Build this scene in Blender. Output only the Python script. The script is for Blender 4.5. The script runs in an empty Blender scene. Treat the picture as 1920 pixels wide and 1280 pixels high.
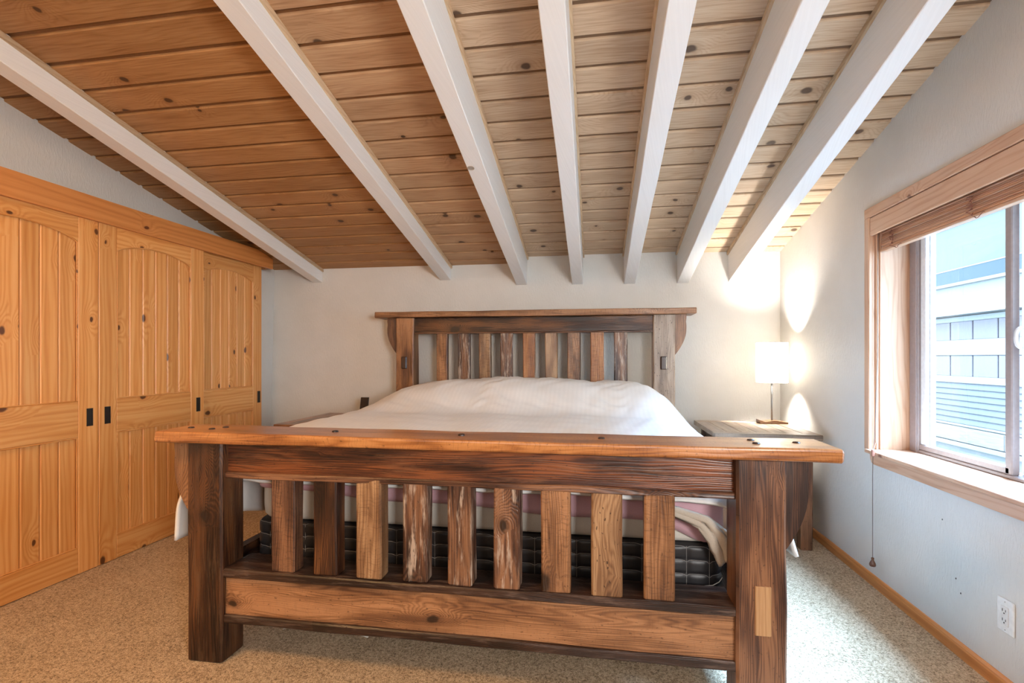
import bpy, math, random
import numpy as np
from mathutils import Vector, Matrix

S = bpy.context.scene
C = S.collection
rnd = random.Random(7)

# ------------------------------------------------------------------ camera
F_PX, HORIZON, VPX, EYE = 940.0, 671.0, 1115.0, 1.2
YAW = math.atan((VPX - 960.0) / F_PX)
cam_d = bpy.data.cameras.new('camera')
cam = bpy.data.objects.new('camera', cam_d)
C.objects.link(cam)
cam.location = (0, 0, EYE)
cam.rotation_euler = (math.pi / 2, 0, YAW)
cam_d.sensor_fit = 'HORIZONTAL'
cam_d.sensor_width = 36.0
cam_d.lens = F_PX / 1920.0 * 36.0
cam_d.shift_y = (HORIZON - 640.0) / 1920.0
cam_d.clip_start = 0.05
S.camera = cam

# ------------------------------------------------------------------ sky, lights, exposure
S.view_settings.view_transform = 'Standard'
S.view_settings.look = 'None'
S.view_settings.gamma = 1.0
S.view_settings.use_curve_mapping = False
S.view_settings.exposure = 0.2

w = bpy.data.worlds.new('sky')
S.world = w
w.use_nodes = True
bg = w.node_tree.nodes['Background']
bg.inputs['Color'].default_value = (0.56, 0.78, 1.0, 1)      # bright overcast daylight
bg.inputs['Strength'].default_value = 13.0


def area(name, loc, rot, sx, sy, power, col, portal=False, spread=180):
    d = bpy.data.lights.new(name, 'AREA')
    d.shape = 'RECTANGLE'
    d.size, d.size_y = sx, sy
    d.energy = power
    d.color = col
    d.spread = math.radians(spread)
    if portal:
        d.cycles.is_portal = True
    o = bpy.data.objects.new(name, d)
    o.location = loc
    o.rotation_euler = rot
    C.objects.link(o)
    return o


# the rest of the room behind the camera: a warm ceiling fixture and an added rear fill lamp
area('ceiling_fixture', (-1.9, 0.3, 2.70), (0, 0, 0), 0.6, 0.6, 50, (1.0, 0.56, 0.23))
area('rear_fill', (-0.6, -1.42, 2.1), (math.radians(90), 0, 0), 2.6, 1.1, 20, (1.0, 0.94, 0.86))
# daylight from the corner window behind the camera on the right
area('corner_window', (1.30, -0.9, 1.40), (0, math.radians(90), math.radians(-58)), 0.7, 0.9, 42, (1.0, 0.98, 0.96), spread=105)
# added area lamp boosting the sky light, shining steeply in through the window
area('sky_boost_lamp', (3.1, 2.4, 3.9), (0, math.radians(30), 0), 2.2, 2.6, 4400, (0.34, 0.60, 1.0))

# ------------------------------------------------------------------ materials


class NB:
    """small helper that builds a node tree"""

    def __init__(self, name):
        self.m = bpy.data.materials.new(name)
        self.m.use_nodes = True
        self.t = self.m.node_tree
        self.N = self.t.nodes
        self.p = self.N['Principled BSDF']
        self.out = self.N['Material Output']

    def n(self, typ, **kw):
        nd = self.N.new(typ)
        for k, v in kw.items():
            setattr(nd, k, v)
        return nd

    def link(self, a, b):
        self.t.links.new(a, b)

    def put(self, sock, v):
        if isinstance(v, bpy.types.NodeSocket):
            self.t.links.new(v, sock)
        else:
            sock.default_value = v

    def math(self, op, a, b=None, c=None):
        nd = self.n('ShaderNodeMath', operation=op)
        self.put(nd.inputs[0], a)
        if b is not None:
            self.put(nd.inputs[1], b)
        if c is not None:
            self.put(nd.inputs[2], c)
        return nd.outputs[0]

    def comb(self, x, y, z):
        nd = self.n('ShaderNodeCombineXYZ')
        for i, v in enumerate((x, y, z)):
            self.put(nd.inputs[i], v)
        return nd.outputs[0]

    def noise(self, vec, scale, detail=2.0, rough=0.5, dim='3D', dist=0.0):
        nd = self.n('ShaderNodeTexNoise', noise_dimensions=dim)
        self.put(nd.inputs['Vector'], vec)
        nd.inputs['Scale'].default_value = scale
        nd.inputs['Detail'].default_value = detail
        nd.inputs['Roughness'].default_value = rough
        nd.inputs['Distortion'].default_value = dist
        return nd.outputs['Fac']

    def ramp(self, fac, stops, interp='LINEAR'):
        nd = self.n('ShaderNodeValToRGB')
        nd.color_ramp.interpolation = interp
        el = nd.color_ramp.elements
        while len(el) < len(stops):
            el.new(0.5)
        for e, (pos, col) in zip(el, stops):
            e.position = pos
            e.color = (*col, 1)
        self.put(nd.inputs[0], fac)
        return nd.outputs[0]

    def mix(self, fac, a, b, mode='MIX'):
        nd = self.n('ShaderNodeMix', data_type='RGBA', blend_type=mode)
        self.put(nd.inputs[0], fac)
        for i, v in ((6, a), (7, b)):
            if isinstance(v, tuple):
                v = (*v, 1) if len(v) == 3 else v
            self.put(nd.inputs[i], v)
        return nd.outputs[2]

    def smooth(self, v, a, b):
        nd = self.n('ShaderNodeMapRange', interpolation_type='SMOOTHSTEP')
        self.put(nd.inputs[0], v)
        nd.inputs[1].default_value = a
        nd.inputs[2].default_value = b
        return nd.outputs[0]

    def bump(self, h, strength, dist=0.002):
        nd = self.n('ShaderNodeBump')
        nd.inputs['Strength'].default_value = strength
        nd.inputs['Distance'].default_value = dist
        self.put(nd.inputs['Height'], h)
        self.link(nd.outputs[0], self.p.inputs['Normal'])


MATS = {}


def plain(name, col, rough=0.5, metal=0.0, bump=0.0, bscale=60.0, spec=0.5):
    if name in MATS:
        return MATS[name]
    b = NB(name)
    b.p.inputs['Roughness'].default_value = rough
    b.p.inputs['Metallic'].default_value = metal
    b.p.inputs['Specular IOR Level'].default_value = spec
    tc = b.n('ShaderNodeTexCoord').outputs['Object']
    nz = b.noise(tc, bscale, 3.0)
    col2 = tuple(c * 0.88 for c in col)
    b.link(b.ramp(nz, [(0.3, col2), (0.7, col)]), b.p.inputs['Base Color'])
    if bump:
        b.bump(nz, bump)
    MATS[name] = b.m
    return b.m


def wood(name, axis, c0, c1, c2, ring=55.0, warp=2.2, knot=(3.5, 7.0, 0.35, 0.09), kcol=(0.05, 0.02, 0.008),
         kwarp=1.6, fib=0.35, rough=0.45, bump=0.15, saw=0.0, var=0.3, blotch=0.25, coat=0.0, spec=0.5, sharp=2.0,
         weather=None, pores=0.0, streak=(1.6, 14.0), lowu=0.5):
    """grain runs along `axis` of the object; rings bend around knots; every object gets its own stretch of timber"""
    key = name + axis
    if key in MATS:
        return MATS[key]
    b = NB(key)
    tc = b.n('ShaderNodeTexCoord').outputs['Object']
    r = b.n('ShaderNodeObjectInfo').outputs['Random']
    sp = b.n('ShaderNodeSeparateXYZ')
    b.link(tc, sp.inputs[0])
    ax = 'XYZ'.index(axis)
    oth = [i for i in range(3) if i != ax]
    u = b.math('MULTIPLY_ADD', r, 37.3, sp.outputs[ax])
    v = b.math('ADD', sp.outputs[oth[0]], sp.outputs[oth[1]])
    v = b.math('MULTIPLY_ADD', r, 91.7, v)
    # knots
    vo = b.n('ShaderNodeTexVoronoi', voronoi_dimensions='2D')
    wob = b.noise(b.comb(u, v, 0), 18.0, 1.0)
    b.link(b.comb(b.math('MULTIPLY_ADD', wob, 0.06, b.math('MULTIPLY', u, knot[0])),
                  b.math('MULTIPLY_ADD', wob, 0.10, b.math('MULTIPLY', v, knot[1])), 0), vo.inputs['Vector'])
    vo.inputs['Scale'].default_value = 1.0
    d = vo.outputs['Distance']
    cs = b.n('ShaderNodeSeparateColor')
    b.link(vo.outputs['Color'], cs.inputs[0])
    act = b.math('LESS_THAN', cs.outputs[0], knot[2])
    size = b.math('MULTIPLY_ADD', cs.outputs[1], 0.9, 0.5)
    dk = b.math('DIVIDE', d, size)
    g = b.math('EXPONENT', b.math('MULTIPLY', b.math('MULTIPLY', dk, dk), -1.0 / (3.2 * knot[3]) ** 2))
    g = b.math('MULTIPLY', g, act)
    # rings
    low = b.noise(b.comb(b.math('MULTIPLY', u, lowu), b.math('MULTIPLY', v, 5.0), 0), 1.3, 3.0, 0.55)
    t = b.math('MULTIPLY_ADD', low, warp * 4.0, b.math('MULTIPLY', v, ring))
    t = b.math('MULTIPLY_ADD', g, kwarp * 3.0, t)
    s = b.math('MULTIPLY_ADD', b.math('SINE', b.math('MULTIPLY', t, 6.2832)), 0.5, 0.5)
    s = b.math('POWER', s, sharp)
    fibre = b.noise(b.comb(b.math('MULTIPLY', u, 7.0), b.math('MULTIPLY', v, 260.0), 0), 1.0, 2.0)
    bl = b.noise(b.comb(b.math('MULTIPLY', u, streak[0]), b.math('MULTIPLY', v, streak[1]), 3.0), 1.0, 3.0)
    fac = b.math('MULTIPLY_ADD', s, 0.5 - 0.4 * fib, b.math('MULTIPLY', b.math('ADD', fibre, -0.5), fib * 1.6))
    fac = b.math('MULTIPLY_ADD', b.math('ADD', bl, -0.5), blotch * 3.0, fac)
    fac = b.math('ADD', fac, 0.28)
    col = b.ramp(fac, [(0.1, c0), (0.45, c1), (0.9, c2)])
    if weather:
        wn = b.noise(b.comb(b.math('MULTIPLY', u, 5.0), b.math('MULTIPLY', v, 40.0), 7.0), 1.0, 4.0, 0.7)
        col = b.mix(b.math('MULTIPLY', b.smooth(wn, 0.50, 0.64), weather[1]), col, weather[0])
    if pores:
        pn = b.noise(b.comb(b.math('MULTIPLY', u, 60.0), b.math('MULTIPLY', v, 110.0), 2.0), 1.0, 1.0)
        col = b.mix(b.math('MULTIPLY', b.smooth(pn, 0.66, 0.74), pores), col, (c2[0] * 0.25, c2[1] * 0.25, c2[2] * 0.25))
    km = b.math('MULTIPLY', b.smooth(dk, knot[3], knot[3] * 0.55), act)
    halo = b.math('MULTIPLY', b.smooth(dk, knot[3] * 2.2, knot[3] * 0.8), act)
    col = b.mix(b.math('MULTIPLY', halo, 0.45), col, c2)
    col = b.mix(b.math('MULTIPLY', km, 0.92), col, kcol)
    hs = b.n('ShaderNodeHueSaturation')
    b.link(col, hs.inputs['Color'])
    b.link(b.math('MULTIPLY_ADD', b.math('ADD', r, -0.5), var, 1.0), hs.inputs['Value'])
    colo = hs.outputs[0]
    h = b.math('MULTIPLY_ADD', s, -0.5, b.math('MULTIPLY', fibre, 0.8))
    if saw:
        us = b.math('MULTIPLY_ADD', b.noise(b.comb(b.math('MULTIPLY', u, 6.0), b.math('MULTIPLY', v, 26.0), 5.0), 1.0, 2.0), 0.035, u)
        sw = b.noise(b.comb(b.math('MULTIPLY', us, 170.0), b.math('MULTIPLY', v, 16.0), 0), 1.0, 2.0)
        colo = b.mix(b.math('MULTIPLY', b.smooth(sw, 0.48, 0.74), saw), colo, (c2[0] * 0.6, c2[1] * 0.6, c2[2] * 0.6))
        h = b.math('MULTIPLY_ADD', sw, saw * 1.5, h)
    b.link(colo, b.p.inputs['Base Color'])
    b.p.inputs['Roughness'].default_value = rough
    b.p.inputs['Specular IOR Level'].default_value = spec
    b.p.inputs['Coat Weight'].default_value = coat
    b.p.inputs['Coat Roughness'].default_value = 0.25
    if bump:
        b.bump(h, bump)
    MATS[key] = b.m
    return b.m


def wall_mat():
    b = NB('plaster')
    tc = b.n('ShaderNodeTexCoord').outputs['Object']
    sp = b.n('ShaderNodeSeparateXYZ')
    b.link(tc, sp.inputs[0])
    h = b.math('ADD', sp.outputs[0], sp.outputs[1])
    wv = b.noise(tc, 9.0, 2.0)
    drag = b.noise(b.comb(b.math('MULTIPLY', b.math('MULTIPLY_ADD', wv, 0.05, h), 120.0),
                          b.math('MULTIPLY', sp.outputs[2], 24.0), 0.0), 1.0, 3.0, 0.6)
    blot = b.noise(tc, 5.0, 3.0)
    hgt = b.math('MULTIPLY_ADD', b.smooth(drag, 0.42, 0.66), b.math('ADD', blot, 0.25), b.math('MULTIPLY', drag, 0.4))
    b.link(b.ramp(blot, [(0.3, (0.64, 0.62, 0.58)), (0.7, (0.68, 0.66, 0.62))]), b.p.inputs['Base Color'])
    b.p.inputs['Roughness'].default_value = 0.5
    b.p.inputs['Specular IOR Level'].default_value = 0.4
    b.bump(hgt, 0.30, 0.003)
    return b.m


def carpet_mat():
    b = NB('carpet')
    tc = b.n('ShaderNodeTexCoord').outputs['Object']
    a = b.noise(tc, 210.0, 2.0, 0.6)
    c = b.noise(tc, 95.0, 2.0, 0.6)
    big = b.noise(tc, 4.0, 2.0)
    f = b.math('MULTIPLY_ADD', c, 0.45, b.math('MULTIPLY', a, 0.55))
    f = b.math('MULTIPLY_ADD', b.math('ADD', big, -0.5), 0.10, f)
    b.link(b.ramp(f, [(0.36, (0.15, 0.09, 0.043)), (0.47, (0.41, 0.285, 0.165)), (0.62, (0.68, 0.51, 0.335))]),
           b.p.inputs['Base Color'])
    b.p.inputs['Roughness'].default_value = 0.95
    b.p.inputs['Specular IOR Level'].default_value = 0.1
    b.p.inputs['Sheen Weight'].default_value = 0.15
    b.bump(f, 1.0, 0.010)
    return b.m


def fabric(name, col, col2, weave=900.0, stripe=0.0, bump=0.2, rough=0.9):
    if name in MATS:
        return MATS[name]
    b = NB(name)
    tc = b.n('ShaderNodeTexCoord').outputs['Object']
    n1 = b.noise(tc, weave * 0.4, 2.0)
    n2 = b.noise(tc, 7.0, 3.0)
    f = b.math('MULTIPLY_ADD', n1, 0.4, b.math('MULTIPLY', n2, 0.6))
    colr = b.ramp(f, [(0.35, col2), (0.65, col)])
    if stripe:
        sp = b.n('ShaderNodeSeparateXYZ')
        b.link(tc, sp.inputs[0])
        st = b.math('MULTIPLY_ADD', b.math('SINE', b.math('MULTIPLY', sp.outputs[0], 210.0)), 0.5, 0.5)
        colr = b.mix(b.math('MULTIPLY', b.smooth(st, 0.4, 0.6), stripe), colr, tuple(c * 0.9 for c in col))
    b.link(colr, b.p.inputs['Base Color'])
    b.p.inputs['Roughness'].default_value = rough
    b.p.inputs['Sheen Weight'].default_value = 0.1
    b.bump(f, bump, 0.002)
    MATS[name] = b.m
    return b.m


def glass_mat():
    b = NB('glass')
    tr = b.n('ShaderNodeBsdfTransparent')
    tr.inputs[0].default_value = (0.94, 0.97, 0.98, 1)
    gl = b.n('ShaderNodeBsdfGlossy')
    gl.inputs['Roughness'].default_value = 0.02
    fr = b.n('ShaderNodeFresnel')
    fr.inputs[0].default_value = 1.45
    mx = b.n('ShaderNodeMixShader')
    geo = b.n('ShaderNodeNewGeometry')
    b.link(b.math('MULTIPLY', fr.outputs[0], b.math('SUBTRACT', 1.0, geo.outputs['Backfacing'])), mx.inputs[0])
    b.link(tr.outputs[0], mx.inputs[1])
    b.link(gl.outputs[0], mx.inputs[2])
    b.link(mx.outputs[0], b.out.inputs[0])
    return b.m


def shade_mat():
    b = NB('paper_shade')
    tc = b.n('ShaderNodeTexCoord').outputs['Object']
    nz = b.noise(tc, 60.0, 3.0)
    col = b.ramp(nz, [(0.3, (0.86, 0.82, 0.74)), (0.7, (0.92, 0.90, 0.84))])
    tl = b.n('ShaderNodeBsdfTranslucent')
    df = b.n('ShaderNodeBsdfDiffuse')
    b.link(col, tl.inputs[0])
    b.link(col, df.inputs[0])
    mx = b.n('ShaderNodeMixShader')
    mx.inputs[0].default_value = 0.12
    b.link(tl.outputs[0], mx.inputs[1])
    b.link(df.outputs[0], mx.inputs[2])
    b.link(mx.outputs[0], b.out.inputs[0])
    return b.m


M_WALL = wall_mat()
M_CARPET = carpet_mat()
M_GLASS = glass_mat()
M_SHADE = shade_mat()


def cedar(ax, warm):  # warm and mid versions carry the left bays' orange light in their colour
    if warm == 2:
        return wood('cedar_half_warm_lit', ax, (0.52, 0.325, 0.18), (0.44, 0.252, 0.132), (0.30, 0.158, 0.075), ring=62, warp=2.6, lowu=0.7, blotch=0.35,
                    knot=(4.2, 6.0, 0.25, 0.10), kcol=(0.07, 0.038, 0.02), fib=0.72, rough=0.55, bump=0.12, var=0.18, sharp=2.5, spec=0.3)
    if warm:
        return wood('cedar_warm_lit', ax, (0.44, 0.232, 0.096), (0.365, 0.178, 0.066), (0.25, 0.108, 0.037), ring=62, warp=2.6, lowu=0.7, blotch=0.35,
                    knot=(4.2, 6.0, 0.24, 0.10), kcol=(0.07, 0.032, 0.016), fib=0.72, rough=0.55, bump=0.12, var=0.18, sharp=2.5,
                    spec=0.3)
    return wood('cedar', ax, (0.60, 0.45, 0.31), (0.51, 0.36, 0.235), (0.36, 0.235, 0.14), ring=62, warp=2.6, lowu=0.7, blotch=0.35,
                knot=(4.2, 6.0, 0.26, 0.10), kcol=(0.075, 0.045, 0.03), fib=0.72, rough=0.55, bump=0.12, var=0.16, sharp=2.5,
                spec=0.3)


def groove_wood(warm):  # the warm groove colour also has that orange light mixed in
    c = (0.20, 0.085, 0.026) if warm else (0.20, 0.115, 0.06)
    return plain('groove_warm_lit' if warm else 'groove', c, 0.7)


def pine(ax):
    return wood('amber_pine', ax, (0.78, 0.41, 0.15), (0.71, 0.325, 0.095), (0.60, 0.235, 0.055), streak=(0.7, 30.0), blotch=0.4, ring=34, warp=1.2,
                knot=(3.9, 6.6, 0.30, 0.10), kcol=(0.07, 0.018, 0.006), kwarp=1.2, fib=0.3, rough=0.38, bump=0.05, var=0.16,
                sharp=1.6)


def pine_red(ax):
    return wood('red_pine', ax, streak=(0.6, 26.0), c0=(0.64, 0.275, 0.088), c1=(0.57, 0.225, 0.062), c2=(0.46, 0.160, 0.038), ring=26, warp=1.0,
                knot=(4.6, 7.0, 0.25, 0.08), kcol=(0.10, 0.02, 0.008), kwarp=0.8, fib=0.35, rough=0.4, bump=0.05, var=0.1,
                sharp=1.5)


def fir(ax):
    return wood('pale_fir', ax, (0.63, 0.405, 0.27), (0.575, 0.34, 0.213), (0.45, 0.235, 0.135), ring=24, warp=2.2,
                knot=(4.6, 6.5, 0.22, 0.075), kcol=(0.16, 0.065, 0.035), kwarp=1.2, fib=0.35, rough=0.42, bump=0.05, var=0.12,
                sharp=3.0)


BARN = {
    'dark':   dict(c0=(0.135, 0.052, 0.018), c1=(0.045, 0.016, 0.007), c2=(0.009, 0.004, 0.003)),
    'brown':  dict(c0=(0.22, 0.104, 0.052), c1=(0.092, 0.040, 0.022), c2=(0.020, 0.009, 0.007)),
    'black':  dict(c0=(0.050, 0.024, 0.015), c1=(0.026, 0.012, 0.008), c2=(0.010, 0.005, 0.004)),
    'red':    dict(c0=(0.24, 0.072, 0.022), c1=(0.080, 0.023, 0.009), c2=(0.012, 0.005, 0.003)),
    'honey':  dict(c0=(0.46, 0.20, 0.066), c1=(0.33, 0.125, 0.036), c2=(0.16, 0.052, 0.016)),
    'plank':  dict(c0=(0.35, 0.172, 0.080), c1=(0.215, 0.098, 0.042), c2=(0.080, 0.032, 0.015)),
    'grey':   dict(c0=(0.37, 0.285, 0.215), c1=(0.25, 0.18, 0.13), c2=(0.105, 0.070, 0.048)),
    'tan':    dict(c0=(0.38, 0.225, 0.115), c1=(0.235, 0.122, 0.057), c2=(0.10, 0.044, 0.020)),
}


def barn(kind, ax, **kw):
    d = dict(ring=120, warp=5.0, knot=(3.0, 4.6, 0.22, 0.12), kcol=(0.02, 0.01, 0.006), kwarp=3.5, fib=0.5, rough=0.36,
             bump=0.4, var=0.25, blotch=0.85, streak=(2.0, 11.0), spec=0.5, sharp=1.3, pores=0.5)
    tagk = kind
    if kw:
        tagk += '_' + '_'.join(k for k in sorted(kw))
    d.update(BARN[kind])
    d.update(kw)
    return wood('barn_' + tagk, ax, **d)


def white_paint(ax):
    k = 'white_paint' + ax
    if k in MATS:
        return MATS[k]
    b = NB(k)
    tc = b.n('ShaderNodeTexCoord').outputs['Object']
    sp = b.n('ShaderNodeSeparateXYZ')
    b.link(tc, sp.inputs[0])
    i = 'XYZ'.index(ax)
    o = [q for q in range(3) if q != i]
    v = b.math('ADD', sp.outputs[o[0]], sp.outputs[o[1]])
    g = b.noise(b.comb(b.math('MULTIPLY', sp.outputs[i], 3.0), b.math('MULTIPLY', v, 120.0), 0), 1.0, 3.0)
    b.link(b.ramp(g, [(0.3, (0.79, 0.78, 0.76)), (0.6, (0.83, 0.82, 0.80))]), b.p.inputs['Base Color'])
    b.p.inputs['Roughness'].default_value = 0.45
    b.bump(g, 0.12, 0.002)
    MATS[k] = b.m
    return b.m


M_BLACK = plain('black_metal', (0.018, 0.014, 0.012), 0.35)
M_VINYL = plain('taupe_vinyl', (0.33, 0.27, 0.26), 0.4)
M_VINYL_W = plain('white_vinyl', (0.80, 0.82, 0.84), 0.35)
M_PLASTIC = plain('white_plastic', (0.80, 0.80, 0.79), 0.3)
M_STEEL = plain('brushed_steel', (0.30, 0.30, 0.30), 0.3, 1.0)

# ------------------------------------------------------------------ mesh helpers


def mesh_obj(name, verts, faces, mat, parent=None, origin=None, smooth=False):
    v = np.asarray(verts, float).reshape(-1, 3)
    if origin is None:
        origin = (v.min(0) + v.max(0)) / 2
    origin = np.asarray(origin, float)
    me = bpy.data.meshes.new(name)
    me.from_pydata((v - origin).tolist(), [], faces)
    me.update()
    if smooth:
        me.polygons.foreach_set('use_smooth', [True] * len(me.polygons))
    if mat:
        me.materials.append(mat)
    o = bpy.data.objects.new(name, me)
    C.objects.link(o)
    o.location = Vector(origin)
    if parent is not None:
        o.parent = parent
        p, off = parent, Vector((0, 0, 0))
        while p is not None:
            off += p.location
            p = p.parent
        o.location = Vector(origin) - off
    return o


def tag(o, label=None, cat=None, group=None, kind=None):
    if label:
        o['label'] = label
    if cat:
        o['category'] = cat
    if group:
        o['group'] = group
    if kind:
        o['kind'] = kind
    return o


def thing(name, loc, label=None, cat=None, group=None, kind=None):
    o = bpy.data.objects.new(name, None)
    C.objects.link(o)
    o.location = loc
    o.empty_display_size = 0.05
    return tag(o, label, cat, group, kind)


def box_geo(lo, hi):
    x0, y0, z0 = lo
    x1, y1, z1 = hi
    v = [(x0, y0, z0), (x1, y0, z0), (x1, y1, z0), (x0, y1, z0), (x0, y0, z1), (x1, y0, z1), (x1, y1, z1), (x0, y1, z1)]
    f = [(0, 3, 2, 1), (4, 5, 6, 7), (0, 1, 5, 4), (1, 2, 6, 5), (2, 3, 7, 6), (3, 0, 4, 7)]
    return v, f


def join_geo(*gs):
    V, Fc = [], []
    for v, f in gs:
        k = len(V)
        V += list(v)
        Fc += [tuple(i + k for i in q) for q in f]
    return V, Fc


def timber_geo(lo, hi, axis='Z', bev=0.006, wob=0.0, seed=0, step=0.09, nc=2):
    """a sawn timber: rounded edges, and (wob) slightly uneven faces along its length"""
    ax = 'XYZ'.index(axis)
    o = [(ax + 1) % 3, (ax + 2) % 3]
    lo, hi = np.asarray(lo, float), np.asarray(hi, float)
    a0, a1, b0, b1 = lo[o[0]], hi[o[0]], lo[o[1]], hi[o[1]]
    sec = []
    for cx, cy, t0 in ((a1 - bev, b1 - bev, 0), (a0 + bev, b1 - bev, 90), (a0 + bev, b0 + bev, 180), (a1 - bev, b0 + bev, 270)):
        for k in range(nc):
            t = math.radians(t0 + 90 * k / (nc - 1))
            sec.append((cx + bev * math.cos(t), cy + bev * math.sin(t)))
    sec = np.array(sec)
    m = len(sec)
    L = hi[ax] - lo[ax]
    n = max(2, int(L / step) + 1) if wob else 2
    tt = np.linspace(0, L, n)
    inset = min(bev * 0.7, L * 0.2)
    pos = [lo[ax]] + ([lo[ax] + inset] + list(lo[ax] + tt[1:-1]) + [hi[ax] - inset]) + [hi[ax]]
    sc = [1] + [0] * (len(pos) - 2) + [1]
    g = np.random.RandomState(abs(seed) + 11)
    off = np.zeros((len(pos), 4, 2))
    if wob:
        ph = g.rand(4, 2, 3) * 6.28
        fr = 1.5 + g.rand(4, 2, 3) * np.array([3, 9, 20])
        for i, p in enumerate(pos):
            off[i] = wob * (np.sin(fr * p + ph) * np.array([0.5, 0.35, 0.25])).sum(-1)
    V = []
    ctr = np.array([(a0 + a1) / 2, (b0 + b1) / 2])
    for i, p in enumerate(pos):
        q = sec.copy()
        for c in range(4):
            q[c * nc:(c + 1) * nc] += off[i, c]
        if sc[i]:
            q = q + np.sign(ctr - q) * bev * 0.5
        for a, b in q:
            c3 = [0, 0, 0]
            c3[ax] = p
            c3[o[0]] = a
            c3[o[1]] = b
            V.append(c3)
    Fc = []
    for i in range(len(pos) - 1):
        for k in range(m):
            k2 = (k + 1) % m
            Fc.append((i * m + k, i * m + k2, (i + 1) * m + k2, (i + 1) * m + k))
    Fc.append(tuple(reversed(range(m))))
    Fc.append(tuple((len(pos) - 1) * m + k for k in range(m)))
    return V, Fc


def timber(name, lo, hi, axis, mat, parent=None, bev=0.006, wob=0.0, seed=0, **k):
    v, f = timber_geo(lo, hi, axis, bev, wob, seed, **k)
    return mesh_obj(name, v, f, mat, parent)


def prism_geo(poly, axis, a0, a1):
    """extrude a 2-D polygon (in the two axes after `axis`, cyclic order) from a0 to a1"""
    ax = 'XYZ'.index(axis)
    o = [(ax + 1) % 3, (ax + 2) % 3]
    ar = sum(poly[i][0] * poly[(i + 1) % len(poly)][1] - poly[(i + 1) % len(poly)][0] * poly[i][1] for i in range(len(poly)))
    if ar < 0:
        poly = poly[::-1]
    n = len(poly)
    V = []
    for a in (a0, a1):
        for p, q in poly:
            c = [0, 0, 0]
            c[ax], c[o[0]], c[o[1]] = a, p, q
            V.append(c)
    Fc = [tuple(reversed(range(n))), tuple(range(n, 2 * n))]
    for i in range(n):
        j = (i + 1) % n
        Fc.append((i, j, n + j, n + i))
    return V, Fc


def tube_geo(pts, r, n=8, close=True):
    pts = [np.asarray(p, float) for p in pts]
    V, Fc = [], []
    up = np.array([0.13, 0.31, 0.94])
    for i, p in enumerate(pts):
        a = pts[max(0, i - 1)]
        b = pts[min(len(pts) - 1, i + 1)]
        t = (b - a) / (np.linalg.norm(b - a) + 1e-9)
        s = np.cross(t, up)
        if np.linalg.norm(s) < 0.1:
            s = np.cross(t, np.array([1.0, 0.1, 0]))
        s /= np.linalg.norm(s)
        q = np.cross(t, s)
        rr = r[i] if hasattr(r, '__len__') else r
        for k in range(n):
            th = 2 * math.pi * k / n
            V.append(p + rr * (s * math.cos(th) + q * math.sin(th)))
    for i in range(len(pts) - 1):
        for k in range(n):
            k2 = (k + 1) % n
            Fc.append((i * n + k, i * n + k2, (i + 1) * n + k2, (i + 1) * n + k))
    if close:
        Fc.append(tuple(reversed(range(n))))
        Fc.append(tuple((len(pts) - 1) * n + k for k in range(n)))
    return V, Fc


def lathe_geo(prof, cx, cy, n=24, cap=True):
    V, Fc = [], []
    for r, z in prof:
        for k in range(n):
            t = 2 * math.pi * k / n
            V.append((cx + r * math.cos(t), cy + r * math.sin(t), z))
    for i in range(len(prof) - 1):
        for k in range(n):
            k2 = (k + 1) % n
            Fc.append((i * n + k, i * n + k2, (i + 1) * n + k2, (i + 1) * n + k))
    if cap:
        Fc.append(tuple(reversed(range(n))))
        Fc.append(tuple((len(prof) - 1) * n + k for k in range(n)))
    return V, Fc


# ------------------------------------------------------------------ room shell
XL, XR, YB, YF = -2.96, 1.455, 4.277, -1.5
SL = 0.22


def ceil_z(y, z0=2.045):
    return z0 + SL * (YB - y)


fl = mesh_obj('floor', *box_geo((XL - 0.2, YF - 0.2, -0.05), (XR + 0.02, YB + 0.2, 0.0)), M_CARPET)
tag(fl, kind='structure')
tag(mesh_obj('wall_back', *box_geo((XL - 0.25, YB, 0.0), (XR + 0.25, YB + 0.15, 2.20)), M_WALL), kind='structure')
tag(mesh_obj('wall_rear', *box_geo((XL - 0.25, YF - 0.15, 0.0), (XR + 0.25, YF, 3.45)), M_WALL), kind='structure')
# left wall leans a little: its far corner is out of plumb
xb = XL - 0.055
zt0, zt1 = ceil_z(YF, 2.07), ceil_z(YB, 2.07)
lv = [(xb, YF, 0), (xb, YB, 0), (XL, YB, zt1), (XL + 0.01, YF, zt0), (xb - 0.2, YF, 0), (xb - 0.2, YB, 0), (xb - 0.2, YB, zt1), (xb - 0.2, YF, zt0)]
lf = [(0, 1, 2, 3), (4, 7, 6, 5), (0, 4, 5, 1), (3, 2, 6, 7), (0, 3, 7, 4), (1, 5, 6, 2)]
tag(mesh_obj('wall_left', lv, lf, M_WALL), kind='structure')
# right wall with the window opening
WY0, WY1, WZ0, WZ1 = 1.74, 2.940, 0.70, 1.95
XO = 1.72


def yz(poly):
    return prism_geo(poly, 'X', XR, XO)


top = lambda y: ceil_z(y, 2.10)
g = join_geo(yz([(YF, 0), (WY0, 0), (WY0, top(WY0)), (YF, top(YF))]),
             yz([(WY1, 0), (YB, 0), (YB, top(YB)), (WY1, top(WY1))]),
             yz([(WY0, 0), (WY1, 0), (WY1, WZ0), (WY0, WZ0)]),
             yz([(WY0, WZ1), (WY1, WZ1), (WY1, top(WY1)), (WY0, top(WY0))]))
wr = tag(mesh_obj('wall_right', *g, M_WALL), kind='structure')
# dents and filler spots in the plaster below the window
marks = join_geo(*[lathe_geo([(0.0016, z - 0.003), (0.0024, z), (0.0016, z + 0.003)], XR - 0.0005, y, 6)
                   for y, z in ((2.394, 0.516), (2.313, 0.301), (2.286, 0.253))])
mesh_obj('scuff', *marks, plain('scuff_grey', (0.10, 0.09, 0.085), 0.8), wr)

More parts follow.
